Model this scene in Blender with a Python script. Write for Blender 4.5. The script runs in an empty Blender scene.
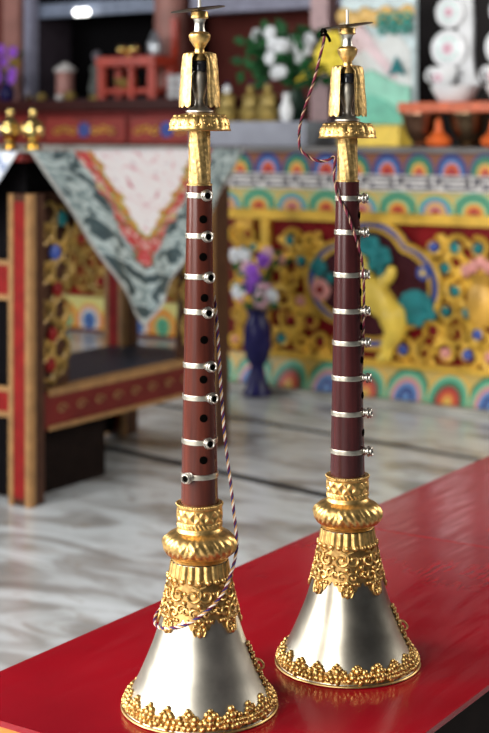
import bpy, math, random
from mathutils import Vector, Matrix
random.seed(7)
PI = math.pi
sc = bpy.context.scene
col = sc.collection

# ------------------------------------------------------------------ camera, world, light, exposure
F_PX = 1470.0
cd = bpy.data.cameras.new('camera'); cam = bpy.data.objects.new('camera', cd); col.objects.link(cam)
cd.sensor_fit = 'VERTICAL'; cd.sensor_height = 36.0; cd.lens = F_PX / 733.0 * 36.0
cam.location = (0, 0, .975)
cam.rotation_euler = (PI/2, 0, math.radians(33.5))       # level camera, lens shifted down: uprights stay upright
cd.shift_y = -231.5/733.0
cd.clip_start = .05
cd.dof.use_dof = True; cd.dof.focus_distance = 1.39; cd.dof.aperture_fstop = 7.4
sc.camera = cam

w = bpy.data.worlds.new('world'); sc.world = w; w.use_nodes = True
bg = w.node_tree.nodes['Background']; bg.inputs[0].default_value = (.80, .86, 1, 1); bg.inputs[1].default_value = .055

def area(name, loc, target, sx, sy, power, color=(1, 1, 1)):
    d = bpy.data.lights.new(name, 'AREA'); d.shape = 'RECTANGLE'; d.size = sx; d.size_y = sy
    d.energy = power; d.color = color
    o = bpy.data.objects.new(name, d); col.objects.link(o); o.location = loc
    o.rotation_euler = (Vector(target) - Vector(loc)).to_track_quat('-Z', 'Y').to_euler()
    return o
area('doorway_daylight', (-1.25, -2.1, 2.0), (-.9, 1.6, .6), 2.3, 2.4, 150, (1, .98, .95))
area('window_daylight_near', (-3.1, -.5, 1.7), (-.7, 1.2, .7), 1.3, 1.6, 120, (1, .98, .96))
area('window_daylight_left', (-6.3, 1.6, 2.3), (-2.0, 3.8, .3), 2.2, 1.4, 70, (.93, .97, 1))
area('cloth_fill_right', (1.1, 4.3, 2.3), (-2.7, 3.6, .5), 1.8, 1.4, 75, (1, .97, .92))  # unseen fill light, added to brighten the brocade cloth front

vs = sc.view_settings
vs.view_transform = 'Standard'; vs.look = 'None'; vs.gamma = 1; vs.use_curve_mapping = False; vs.exposure = 0.28

# ------------------------------------------------------------------ mesh builder
class MB:
    def __init__(s): s.V = []; s.F = []; s.M = []; s.m = 0
    def add(s, vs_, fs):
        b = len(s.V); s.V += [tuple(v) for v in vs_]
        for f in fs: s.F.append([i + b for i in f]); s.M.append(s.m)
        return s
    def box(s, x0, x1, y0, y1, z0, z1):
        v = [(x, y, z) for z in (z0, z1) for y in (y0, y1) for x in (x0, x1)]
        return s.add(v, [(0, 2, 3, 1), (4, 5, 7, 6), (0, 1, 5, 4), (2, 6, 7, 3), (0, 4, 6, 2), (1, 3, 7, 5)])
    def lathe(s, prof, n=32, c=(0, 0, 0), disp=None, a0=0, a1=2*PI, cap=True, tilt=None):
        full = abs(a1 - a0 - 2*PI) < 1e-6; k = n if full else n + 1
        vs_ = []
        for r, z in prof:
            for i in range(k):
                a = a0 + (a1 - a0) * i / n
                rr = r + (disp(a, z) if disp else 0)
                vs_.append((c[0] + rr*math.cos(a), c[1] + rr*math.sin(a), c[2] + z))
        fs = []
        for j in range(len(prof) - 1):
            for i in range(n):
                i2 = (i + 1) % k
                fs.append((j*k + i, j*k + i2, (j+1)*k + i2, (j+1)*k + i))
        if cap and full:
            fs.append(tuple(range(k))[::-1]); fs.append(tuple((len(prof)-1)*k + i for i in range(k)))
        if tilt: vs_ = [tilt @ Vector(v) for v in vs_]
        return s.add(vs_, fs)
    def tube(s, pts, r, n=6, closed=False):
        P = [Vector(p) for p in pts]; N = len(P)
        if N < 2: return s
        T = []
        for i in range(N):
            a = P[(i-1) % N] if closed or i > 0 else P[i]; b = P[(i+1) % N] if closed or i < N-1 else P[i]
            t = b - a; T.append(t.normalized() if t.length > 1e-9 else Vector((0, 0, 1)))
        u = T[0].orthogonal().normalized(); vs_ = []
        for i in range(N):
            u = u - T[i]*u.dot(T[i]); u = u.normalized() if u.length > 1e-6 else T[i].orthogonal().normalized()
            q = T[i].cross(u); rr = r[i] if isinstance(r, (list, tuple)) else r
            for k in range(n):
                a = 2*PI*k/n; vs_.append(P[i] + (u*math.cos(a) + q*math.sin(a))*rr)
        fs = []
        for i in range(N if closed else N - 1):
            for k in range(n):
                j = (i+1) % N; fs.append((i*n + k, i*n + (k+1) % n, j*n + (k+1) % n, j*n + k))
        if not closed:
            fs.append(tuple(range(n))[::-1]); fs.append(tuple((N-1)*n + k for k in range(n)))
        return s.add(vs_, fs)
    def ball(s, c, r, nu=8, nv=6, sx=1, sy=1, sz=1):
        vs_ = [(c[0], c[1], c[2] - r*sz)]
        for j in range(1, nv):
            t = -PI/2 + PI*j/nv
            for i in range(nu):
                a = 2*PI*i/nu
                vs_.append((c[0] + r*sx*math.cos(t)*math.cos(a), c[1] + r*sy*math.cos(t)*math.sin(a), c[2] + r*sz*math.sin(t)))
        vs_.append((c[0], c[1], c[2] + r*sz)); L = len(vs_) - 1; fs = []
        for i in range(nu):
            fs.append((0, 1 + (i+1) % nu, 1 + i)); fs.append((L, L - nu + i, L - nu + (i+1) % nu))
        for j in range(nv - 2):
            for i in range(nu):
                a = 1 + j*nu; fs.append((a + i, a + (i+1) % nu, a + nu + (i+1) % nu, a + nu + i))
        return s.add(vs_, fs)
    def plate(s, poly, y0, y1):      # outline in x,z pushed from y0 (front) to y1 (back)
        n = len(poly); vs_ = [(x, y0, z) for x, z in poly] + [(x, y1, z) for x, z in poly]
        fs = [tuple(range(n)), tuple(range(n, 2*n))[::-1]] + [(i, n + i, n + (i+1) % n, (i+1) % n) for i in range(n)]
        return s.add(vs_, fs)
    def grid(s, P):                  # rows of points
        nu = len(P[0]); return s.add([p for row in P for p in row],
            [(j*nu + i, j*nu + i + 1, (j+1)*nu + i + 1, (j+1)*nu + i) for j in range(len(P)-1) for i in range(nu-1)])
    ZC = [(-.05, -.05), (0, 0), (.0205, .0193), (.0574, .0543), (.0931, .0884), (.1398, .1336), (.1559, .1492), (.1964, .1888), (.3436, .3362), (.4815, .4789), (.5293, .5296), (.5663, .5692), (.6107, .6171), (.6343, .6429), (.70, .709)]
    @staticmethod
    def zfit(z):                     # measured heights along the horn
        for (a, p), (b, q) in zip(MB.ZC, MB.ZC[1:]):
            if a <= z <= b:
                z = p + (q-p)*(z-a)/(b-a); break
        return z if z < .4789 else .4789 + (z-.4789)*(1-MB.cut/.0507) if z < .5296 else z - MB.cut
    cut = 0                          # how much shorter a horn's ferrule is
    def build(s, name, mats, parent=None, ang=35, bevel=0, local=False):
        o0 = parent; off = Vector((0, 0, 0))
        while o0 is not None and not local: off += o0.location; o0 = o0.parent
        me = bpy.data.meshes.new(name)
        me.from_pydata([(v[0], v[1], MB.zfit(v[2])) if local else tuple(Vector(v) - off) for v in s.V], [], s.F)
        for m in (mats if isinstance(mats, (list, tuple)) else [mats]): me.materials.append(m)
        me.polygons.foreach_set('material_index', s.M)
        import bmesh
        bm = bmesh.new(); bm.from_mesh(me); bmesh.ops.recalc_face_normals(bm, faces=bm.faces); bm.to_mesh(me); bm.free()
        if ang:
            me.polygons.foreach_set('use_smooth', [True]*len(me.polygons)); me.set_sharp_from_angle(angle=math.radians(ang))
        o = bpy.data.objects.new(name, me); col.objects.link(o)
        if parent is not None: o.parent = parent
        if bevel:
            b = o.modifiers.new('bevel', 'BEVEL'); b.width = bevel; b.segments = 2; b.limit_method = 'ANGLE'
        return o

def thing(name, label, cat, loc=(0, 0, 0), rz=0, group=None):
    o = bpy.data.objects.new(name, None); col.objects.link(o); o.location = loc; o.rotation_euler = (0, 0, rz)
    o.empty_display_size = .05
    return tag(o, label, cat, group)
def tag(o, label, cat, group=None):
    o['label'] = label; o['category'] = cat
    if group: o['group'] = group
    return o
def struct(name, mb, m, **k):
    o = mb.build(name, m, **k); o['kind'] = 'structure'; return o
def spline(P, n=6):
    P = [Vector(p) for p in P]; out = []
    for i in range(len(P) - 1):
        p0 = P[max(i-1, 0)]; p1 = P[i]; p2 = P[i+1]; p3 = P[min(i+2, len(P)-1)]
        for k in range(n):
            t = k/n
            out.append(.5*((2*p1) + (p2-p0)*t + (2*p0-5*p1+4*p2-p3)*t*t + (3*p1-p0-3*p2+p3)*t**3))
    out.append(P[-1]); return out

# ------------------------------------------------------------------ materials
class NT:
    def __init__(s, m): s.t = m.node_tree; s.b = s.t.nodes['Principled BSDF']
    def n(s, kind, **k):
        x = s.t.nodes.new(kind)
        for a, v in k.items(): setattr(x, a, v)
        return x
    def l(s, a, b): s.t.links.new(a, b)
    def math(s, op, a, b=None, c=None):
        x = s.n('ShaderNodeMath', operation=op)
        for i, v in enumerate((a, b, c)):
            if v is None: continue
            if isinstance(v, (int, float)): x.inputs[i].default_value = v
            else: s.l(v, x.inputs[i])
        return x.outputs[0]
    def ramp(s, fac, stops, const=False):
        x = s.n('ShaderNodeValToRGB'); r = x.color_ramp
        r.interpolation = 'CONSTANT' if const else 'LINEAR'
        while len(r.elements) < len(stops): r.elements.new(.5)
        for e, (p, c) in zip(r.elements, stops): e.position = p; e.color = (*c, 1)
        s.l(fac, x.inputs[0]); return x.outputs[0]
    def mix(s, fac, a, b):
        x = s.n('ShaderNodeMix', data_type='RGBA')
        if isinstance(fac, (int, float)): x.inputs[0].default_value = fac
        else: s.l(fac, x.inputs[0])
        for i, v in ((6, a), (7, b)):
            if isinstance(v, tuple): x.inputs[i].default_value = (*v, 1)
            else: s.l(v, x.inputs[i])
        return x.outputs[2]
    def noise(s, scale, detail=3, vec=None, dist=0):
        x = s.n('ShaderNodeTexNoise'); x.inputs['Scale'].default_value = scale; x.inputs['Detail'].default_value = detail
        x.inputs['Distortion'].default_value = dist
        if vec is None: vec = s.n('ShaderNodeTexCoord').outputs['Object']
        s.l(vec, x.inputs['Vector']); return x.outputs[0]
    def bump(s, h, strength=.3, dist=.002):
        x = s.n('ShaderNodeBump'); x.inputs['Strength'].default_value = strength; x.inputs['Distance'].default_value = dist
        s.l(h, x.inputs['Height']); s.l(x.outputs[0], s.b.inputs['Normal'])
def base(name, rough=.5, metal=0, coat=0, color=None):
    m = bpy.data.materials.new(name); m.use_nodes = True; t = NT(m)
    t.b.inputs['Roughness'].default_value = rough; t.b.inputs['Metallic'].default_value = metal
    t.b.inputs['Coat Weight'].default_value = coat
    if color: t.b.inputs['Base Color'].default_value = (*color, 1)
    return m, t
def mat(name, color, rough=.5, metal=0, var=.18, scale=30, coat=0, bump=0, spec=None):
    m, t = base(name, rough, metal, coat)
    if spec is None: spec = .5 if metal > .3 or max(color) > .25 else .18
    t.b.inputs['Specular IOR Level'].default_value = spec
    c2 = tuple(max(0, x*(1-var)) for x in color); c1 = tuple(min(1, x*(1+var)) for x in color)
    nz = t.noise(scale, 4)
    t.l(t.ramp(nz, [(.35, c2), (.65, c1)]), t.b.inputs['Base Color'])
    if bump: t.bump(nz, bump, .001)
    return m

silver = mat('bell_silver', (.55, .515, .43), .38, 1, .16, 45, bump=.05)
silver_old = mat('bell_silver_tarnished', (.42, .385, .31), .33, 1, .30, 22, bump=.08)
gold = mat('gilt_brass', (.66, .42, .145), .38, .95, .28, 160, bump=.25)
ferrule_m = mat('engraved_brass', (.54, .36, .135), .44, .92, .35, 260, bump=.5)
crevice_brass = mat('brass_crevice_shade', (.40, .24, .085), .46, .95, .35, 140)  # darker backing sheet, paints shade into the crevices of beads and filigree
gold_dark = mat('aged_brass', (.50, .33, .13), .42, 1, .25, 120, bump=.15)
pewter = mat('dark_pewter', (.60, .55, .46), .46, 1, .25, 90)
bronze = mat('dark_bronze', (.10, .075, .055), .38, .9, .3, 90)
band_m = mat('band_silver', (.66, .61, .50), .36, 1, .12, 200)
knob_m = mat('knob_old_silver', (.50, .47, .41), .36, 1, .3, 300)
straw = mat('reed_straw', (.62, .58, .48), .5, 0, .1, 100)
collar_m = mat('collar_black_gloss', (.02, .02, .024), .12, 0, 0, spec=.8)
hole_m = mat('hole_black', (.003, .0025, .002), .9, 0, 0, spec=0)
def wood_mat(name, c):
    m, t = base(name, .24, 0, 0); t.b.inputs['Specular IOR Level'].default_value = .55
    tc = t.n('ShaderNodeTexCoord'); mp = t.n('ShaderNodeMapping'); mp.inputs['Scale'].default_value = (90, 90, 6)
    t.l(tc.outputs['Object'], mp.inputs['Vector']); nz = t.noise(1.6, 5, mp.outputs[0])
    t.l(t.ramp(nz, [(.3, tuple(x*.6 for x in c)), (.55, c), (.75, tuple(x*1.35 for x in c))]), t.b.inputs['Base Color'])
    t.bump(nz, .12, .001); return m
wood_red = wood_mat('rosewood_red', (.098, .020, .011))
wood_dark = wood_mat('rosewood_maroon', (.058, .011, .011))

def lacquer():
    m, t = base('red_lacquer', .16, 0, 0)
    nz = t.noise(5, 5); t.l(t.ramp(nz, [(.3, (.23, .0013, .007)), (.7, (.33, .003, .011))]), t.b.inputs['Base Color'])
    tc = t.n('ShaderNodeTexCoord'); mp = t.n('ShaderNodeMapping'); mp.inputs['Scale'].default_value = (30, 4, 4)
    t.l(tc.outputs['Object'], mp.inputs['Vector'])
    n2 = t.noise(3, 4, mp.outputs[0]); t.l(t.ramp(n2, [(.3, (.10,)*3), (.7, (.24,)*3)]), t.b.inputs['Roughness'])
    t.bump(n2, .07, .001); return m
red_lacquer = lacquer()
side_black = mat('table_side_dark', (.010, .006, .005), .6, spec=.05)
orange_trim = mat('table_front_orange', (.75, .20, .03), .4)

def marble():
    m, t = base('marble_floor', .22)
    tc = t.n('ShaderNodeTexCoord'); mp = t.n('ShaderNodeMapping'); mp.inputs['Scale'].default_value = (2.2, 5.0, 1)
    mp.inputs['Rotation'].default_value = (0, 0, .25)
    t.l(tc.outputs['Object'], mp.inputs['Vector'])
    a = t.noise(1.5, 6, mp.outputs[0], .9)
    c = t.ramp(a, [(.28, (.19, .18, .17)), (.42, (.34, .34, .33)), (.52, (.52, .55, .56)), (.75, (.66, .70, .72))])
    b = t.noise(4.2, 5, mp.outputs[0], 1.2)
    c = t.mix(t.ramp(b, [(.56, (0,)*3), (.70, (.55,)*3)]), c, (.27, .23, .19))
    t.l(c, t.b.inputs['Base Color']); return m
marble_m = marble()
joint_m = mat('joint_dark', (.02, .02, .022), .6)

def swirl(name, P, x0, z0, sx, sz, ra, rb, bgc):
    m, t = base(name, .42)
    g = t.n('ShaderNodeNewGeometry'); sp = t.n('ShaderNodeSeparateXYZ'); t.l(g.outputs['Position'], sp.inputs[0])
    u = t.math('DIVIDE', t.math('ADD', sp.outputs[0], -x0 + 20*P), P)
    fr = t.math('SUBTRACT', t.math('FRACT', u), .5); par = t.math('GREATER_THAN', t.math('FRACT', t.math('MULTIPLY', u, .5)), .5)
    dv = t.math('MULTIPLY', t.math('SUBTRACT', sp.outputs[2], z0), 1/sz); du = t.math('MULTIPLY', fr, P/sx)
    r = t.math('SQRT', t.math('ADD', t.math('MULTIPLY', du, du), t.math('MULTIPLY', dv, dv)))
    def st(cs): return [(i/len(cs), c) for i, c in enumerate(cs)]
    c = t.mix(par, t.ramp(r, st(ra), True), t.ramp(r, st(rb), True))
    c = t.mix(t.math('GREATER_THAN', r, .98), c, bgc)
    t.l(c, t.b.inputs['Base Color']); return m
OR, DB, LB, GR, LG, YE, WH, RE, PK = (.60,.12,.02), (.012,.03,.18), (.10,.22,.46), (.02,.17,.08), (.13,.42,.25), (.66,.40,.06), (.60,.60,.50), (.36,.012,.012), (.60,.25,.22)
fr_top = swirl('frieze_dark_swirl', .128, -2.57, .838, .062, .074, [RE, RE, OR, LB, DB, DB], [RE, OR, YE, GR, GR, DB], (.20, .06, .02))
fr_mid = swirl('frieze_pale_swirl', .150, -2.55, .700, .085, .072, [RE, OR, YE, LG, GR, LG], [RE, PK, YE, LB, LG, YE], (.50, .44, .16))
fr_low = swirl('frieze_lower_swirl', .165, -2.52, .030, .095, .105, [LB, DB, LB, PK, LG, GR], [YE, OR, RE, GR, LG, YE], (.55, .38, .09))
fr_far = swirl('frieze_far_swirl', .15, -4.42, .06, .085, .09, [LB, DB, LB, WH, PK, YE], [LG, GR, LG, YE, OR, YE], (.60, .55, .20))
altar_red = mat('altar_red', (.20, .006, .008), .4, 0, .3, 12)
altar_gold = mat('altar_gold_paint', (.78, .47, .06), .36, .25, .3, 9)
altar_gold2 = mat('altar_gold_ochre', (.62, .34, .05), .4, .2, .3, 9)
bracket_gold = mat('bracket_gold_worn', (.36, .22, .05), .4, .25, .4, 14)
maroon = mat('medallion_maroon', (.050, .008, .012), .4)
blue_p = mat('blue_paint', (.04, .08, .34), .4, 0, .3, 9)
teal_p = mat('teal_paint', (.02, .19, .20), .45, 0, .3, 14)
pink_p = mat('pink_paint', (.72, .30, .26), .45)
yellow_p = mat('yellow_paint', (.82, .58, .08), .4, 0, .2, 10)
red_p = mat('red_paint', (.20, .009, .008), .5)
white_p = mat('white_paint', (.74, .76, .74), .5, 0, .06)
key_white = mat('key_pale_grey', (.66, .63, .60), .5, 0, .1)
key_grey = mat('key_dark_grey', (.15, .14, .16), .5, 0, .2)
stone = mat('step_stone', (.36, .35, .31), .4, 0, .25, 8)
rose_pink = mat('petal_pink', (.72, .42, .50), .6)
purple_p = mat('petal_purple', (.32, .08, .62), .6)
vase_blue = mat('vase_dark_blue', (.016, .014, .075), .25)
leaf_g = mat('leaf_green', (.014, .085, .024), .5, 0, .4, 20)
petal_w = mat('petal_white', (.80, .82, .84), .6)
petal_y = mat('petal_yellow', (.85, .66, .05), .6)
wall_red = mat('wall_red_brown', (.16, .038, .030), .7, 0, .2, 3)
wall_dark = mat('wall_dark', (.020, .016, .016), .7, 0, .2, 3)
case_black = mat('case_black', (.003, .0025, .003), .6, 0, .2, spec=.05)
case_wood = mat('case_frame_wood', (.045, .035, .045), .4)
beam_l = mat('beam_lilac_grey', (.27, .27, .36), .5, 0, .15)
red_wood = mat('vermilion_wood', (.42, .045, .022), .35, 0, .15, 10)
drawer_red = mat('drawer_red', (.26, .022, .012), .4, 0, .2, 10)
dark_red_wood = mat('cabinet_dark_red', (.13, .014, .012), .35, 0, .2, 8)
post_brown = mat('leg_brown_side', (.055, .022, .012), .45)
gold_edge = mat('edge_gold_paint', (.28, .145, .05), .5)
shelf_m = mat('shelf_blue_black', (.022, .032, .046), .42)
copper = mat('bowl_copper', (.36, .20, .13), .28, 1, .25, 20)
brass = mat('polished_brass', (.85, .62, .22), .2, 1, .15, 30)
gilt_blur = mat('statue_gilt', (.36, .26, .075), .4, .4, .4, 30)
china = mat('white_china', (.82, .83, .84), .25, 0, .03)
torma_o = mat('dough_orange', (.72, .13, .02), .5)
board_o = mat('board_orange_red', (.60, .13, .05), .4)
pillar_p = mat('pillar_pink', (.55, .36, .36), .5, 0, .12)
brown_p = mat('pillar_brown_pink', (.36, .16, .13), .5, 0, .2, 10)
altar_slab = mat('altar_slab_grey_brown', (.17, .16, .155), .4, 0, .2, 8)
grey_b = mat('ledge_blue_grey', (.27, .28, .33), .4, 0, .15, 8)
thread = [mat('thread_maroon', (.16, .02, .04), .7, 0, .1), mat('thread_cream', (.78, .70, .62), .7, 0, .1), mat('thread_ochre', (.55, .30, .10), .7, 0, .1), mat('thread_navy', (.03, .03, .14), .7, 0, .1)]
thread2 = [thread[0], mat('thread_tan', (.45, .27, .17), .7, 0, .1), mat('thread_black', (.02, .014, .012), .7, 0, .1), thread[0]]

# ------------------------------------------------------------------ setting
b = MB(); b.box(-8, 3.5, -3.6, 7, -.04, 0); struct('floor', b, marble_m, ang=0)
for k, (x0, y0, x1, y1, wd) in enumerate([(-6.2, 4.16, 3.4, 2.50, .045), (-6.2, 4.70, 3.4, 3.31, .034)]):
    L = Vector((x1-x0, y1-y0)).normalized(); n = Vector((-L.y, L.x))*wd*.5
    b = MB(); q = [(x0+n.x, y0+n.y), (x0-n.x, y0-n.y), (x1-n.x, y1-n.y), (x1+n.x, y1+n.y)]
    b.add([(x, y, z) for z in (-.001, .0008) for x, y in q], [(0, 1, 2, 3), (7, 6, 5, 4), (0, 4, 5, 1), (1, 5, 6, 2), (2, 6, 7, 3), (3, 7, 4, 0)])
    struct('trim_%d' % (k+1), b, joint_m, ang=0)
b = MB(); b.box(-8, 3.5, 6.45, 6.6, 0, 3.2); struct('wall_back', b, wall_red, ang=0)
b = MB(); b.box(-8.1, -8, -3.6, 6.6, 0, 3.2); struct('wall_left', b, wall_red, ang=0)

# ------------------------------------------------------------------ red tables
def red_table(y0, y1, label, joint):
    r = thing('red_table', label, 'table', (-.787, (y0+y1)/2, 0), group='low red lacquered tables')
    x0, x1 = -.994, -.580
    b = MB(); b.box(x0, x1, y0, y1, .4445, .45); b.build('table_top', red_lacquer, r, 0)
    b = MB(); b.box(x0+.002, x1-.002, y0+.001, y0+.03, .02, .444); b.build('front_panel', orange_trim, r, 0)
    b = MB(); b.box(x0+.01, x1-.004, y1-.03, y1-.006, .02, .444); b.build('back_panel', side_black, r, 0)
    for xa in (x0+.012, x1-.032):
        b = MB(); b.box(xa, xa+.02, y0+.031, y1-.031, .02, .444); b.build('side_panel', side_black, r, 0)
    for x in (x0+.02, x1-.06):
        for y in (y0+.031, y1-.071):
            b = MB(); b.box(x+.013, x+.04-.013+.02, y, y+.04, 0, .0195); b.build('foot', side_black, r, 0)
red_table(.978, 1.7295, 'glossy red lacquered low table standing under both ornate horns', 0)
red_table(1.7315, 2.50, 'second glossy red table behind the horns, butted against the first one', 1)

# ------------------------------------------------------------------ ritual horns
BELL = [(.0713, 0), (.0706, .0012), (.0690, .0042), (.0660, .0105), (.0610, .0200), (.0555, .0315), (.0503, .0440), (.0451, .0570), (.0408, .0690), (.0375, .0800), (.0340, .0930), (.0308, .1080), (.0278, .1220), (.0248, .1400), (.0225, .1480)]
def bell_r(z):
    for (r0, z0), (r1, z1) in zip(BELL, BELL[1:]):
        if z0 <= z <= z1: return r0 + (r1-r0)*(z-z0)/(z1-z0)
    return BELL[0][0] if z < 0 else BELL[-1][0]
def on_bell(a, z, off): r = bell_r(z) + off; return (r*math.cos(a), r*math.sin(a), z)
def wood_r(z): return .0170 + (.0115-.0170)*(z-.1964)/(.4824-.1964)
def spiral(a0, z0, R, turns, hand, ph, off, n=22):
    out = []
    for i in range(n+1):
        t = i/n; r = R*(1 - .85*t); q = ph + hand*2*PI*turns*t
        z = z0 + r*math.sin(q); out.append(on_bell(a0 + r*math.cos(q)/bell_r(z), z, off))
    return out

def make_horn(loc, rz, label, wood, silver, knobs, bands, holes, cord, cord_r, threads, disc_tilt, disc_dir, seam):
    R = thing('ritual_horn', label, 'horn', loc, rz, 'pair of ornate horns on the red table')
    K = dict(local=True)
    # bell: thin sheet with rolled rim
    pr = [(p.x, p.y) for p in spline([(r, z, 0) for r, z in BELL], 4)]
    inner = [(r - .0012, z) for r, z in reversed(pr)]
    MB().lathe(pr + inner, 72, cap=False).build('bell', silver, R, 40, **K)
    b = MB(); b.tube([(.0712*math.cos(2*PI*i/96), .0712*math.sin(2*PI*i/96), .0014) for i in range(96)], .0014, 6, True)
    b.build('bell_rim', gold_dark, R, 60, **K)
    # bead tufts round the mouth
    b = MB(); T = 20; per = 2*PI/T
    def zs(s): return .0040 + s*.82
    n = 400; rows = []
    for i in range(n+1):
        a = 2*PI*i/n; ph = ((a - .09*0)/per) % 1; tri = 1 - abs(2*ph - 1)
        h = .0105 + .0090*min(1, max(0, (tri-.18)/.62))**.8
        rows.append([on_bell(a, zs(h*t) if t else .0032, .0006) for t in (0, .33, .66, 1)] + [on_bell(a, zs(h), -.0003)])
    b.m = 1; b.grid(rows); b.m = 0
    for k in range(T):
        for s_, q, r_ in ((.0022, -1.5, .0030), (.0022, -.5, .0029), (.0022, .5, .0031), (.0022, 1.5, .0029), (.0066, -1.0, .0033), (.0066, 1.0, .0033), (.0070, 0, .0036), (.0068, 2.0, .0027), (.0108, -1.25, .0030), (.0108, 1.25, .0030), (.0118, 0, .0034), (.0150, -.60, .0027), (.0150, .60, .0027), (.0182, 0, .0027)):
            a = (k + .5 + q*.245)*per + random.uniform(-.018, .018)
            b.ball(on_bell(a, zs(s_ + random.uniform(-.0010, .0010)), .0006), r_ + random.uniform(-.0007, .0005), 9, 7, sz=random.uniform(.8, 1.15))
            if s_ < .01: b.ball(on_bell(a + .012, zs(s_ + .0012), .0032), .0011, 6, 5)
    b.build('rim_beadwork', [gold, crevice_brass], R, 60, **K)
    # lambrequin of scrolls on the throat
    b = MB(); N7 = 7; per = 2*PI/N7
    def zb(a):
        ph = (a/per) % 1; tri = abs(2*ph - 1)      # 1 at the tip
        return .0925 - .0125*max(0, (tri - .12)/.88)**.8 + .0014*math.cos(a*N7*6)
    n = 420; rows = []
    for i in range(n+1):
        a = 2*PI*i/n; z0 = zb(a); rows.append([on_bell(a, z0, -.0003)] + [on_bell(a, z0 + (.1290-z0)*t, .0009 + .0003*math.sin(9*PI*t)*math.sin(a*28)) for t in (0, .12, .25, .4, .55, .7, .85, 1)])
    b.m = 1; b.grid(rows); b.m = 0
    for k in range(N7):
        c = k*per
        for sgn in (-1, 1):
            b.tube(spiral(c + sgn*.20, .1150, .0080, 1.3, sgn, PI*.5, .0014), .0015, 6)
            b.tube(spiral(c + sgn*.16, .0990, .0062, 1.25, -sgn, -PI*.5, .0014), .0015, 6)
            b.tube(spiral(c + sgn*.37, .1020, .0050, 1.0, sgn, PI*.2, .0014), .0014, 6)
            b.tube([on_bell(c + sgn*(.10 + .06*math.sin(t*PI)), .092 - .012*t + .022*t*t*0, .0014) for t in (0, .25, .5, .75, 1)], .0010, 6)
            b.ball(on_bell(c + sgn*.095, .0905, .0012), .0022); b.ball(on_bell(c + sgn*.20, .0925, .0012), .0020)
            b.ball(on_bell(c + sgn*.30, .0925, .0012), .0019)
            b.tube(spiral(c + sgn*.07, .0868, .0034, 1.0, sgn, PI*.5, .0012, 14), .0010, 6)
        b.ball(on_bell(c, .1060, .0012), .0024); b.ball(on_bell(c, .0935, .0014), .0026); b.ball(on_bell(c, .0818, .0012), .0026, sz=1.3)
        b.ball(on_bell(c + per/2, .1080, .0012), .0026); b.ball(on_bell(c + per/2, .1160, .0010), .0020)
    b.build('throat_filigree', [gold, crevice_brass], R, 60, **K)
    # fluted petals
    b = MB(); pz = [.1255, .1262, .1280, .1310, .1340, .1375, .1405]
    b.lathe([(bell_r(z) + .0012, z) for z in pz], 240, cap=False, disp=lambda a, z: .0022*abs(math.cos(a*11))**.7 - .0012)
    for k in range(22):
        a = (k)*2*PI/22; b.ball(on_bell(a, .1262, .0012), .0030, sz=.9)
    b.build('petal_collar', gold, R, 50, **K)
    # bulge with plaited ridges
    b = MB(); pr = [(.0245, .1402), (.0262, .1418)]
    for i in range(15):
        t = -PI*.46 + PI*.9*i/14; pr.append((.0228 + .0097*math.cos(t), .1555 + .0118*math.sin(t)))
    pr.append((.0215, .1690))
    def plait(a, z):
        t = (z - .1555)/.0118
        if abs(t) > .95: return 0
        s_ = 1 if math.sin(a*2 + .7) > 0 else -1
        w_ = 1 - t*t; arc = math.sin(a*2 + .7)
        return w_*(.0017*abs(math.sin(a*15 + s_*t*3.0)) ) + (.0016)*math.exp(-((abs(arc) - .35 - .35*t)/.12)**2)*w_
    b.lathe(pr, 260, cap=False, disp=plait); b.build('bulge_ring', gold, R, 50, **K)
    # neck ring with lozenges
    b = MB(); pr = [(.0222, .1660), (.0218, .1695), (.0206, .1712)] + [(.0202, .1712 + .0190*i/24) for i in range(1, 25)] + [(.0212, .1910), (.0216, .1925), (.0208, .1940), (.0178, .1945), (.0165, .1900)]
    def loz(a, z):
        if .1735 < z < .1775: return .0011*abs(math.sin(a*16 + (z-.1735)*500))
        if .1785 < z < .1890:
            t = (z - .1785)/.0105*PI; return .0011*max(abs(math.sin(a*7 + t)), abs(math.sin(a*7 - t)))**3 + .0004*math.cos(a*14)*math.sin(t)
        return 0
    b.lathe(pr, 240, cap=False, disp=loz)
    for k in range(56):
        a = k*2*PI/56; b.ball((.0210*math.cos(a), .0210*math.sin(a), .1936), .0012, 6, 5)
    b.build('neck_ring', gold, R, 50, **K)
    # wooden pipe
    W = MB().lathe([(wood_r(.190), .190)] + [(wood_r(.190 + (.4824-.190)*i/20), .190 + (.4824-.190)*i/20) for i in range(1, 21)], 48).build('wooden_pipe', wood, R, 40, **K)
    for z, a in holes:
        r = wood_r(z); q = Matrix.Rotation(a, 4, 'Z') @ Matrix.Translation((r - .0026, 0, z)) @ Matrix.Rotation(PI/2, 4, 'Y')
        MB().lathe([(.0037, 0), (.0037, .0028), (.0030, .0030)], 18, tilt=q).build('finger_hole', hole_m, W, 40, **K)
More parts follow.
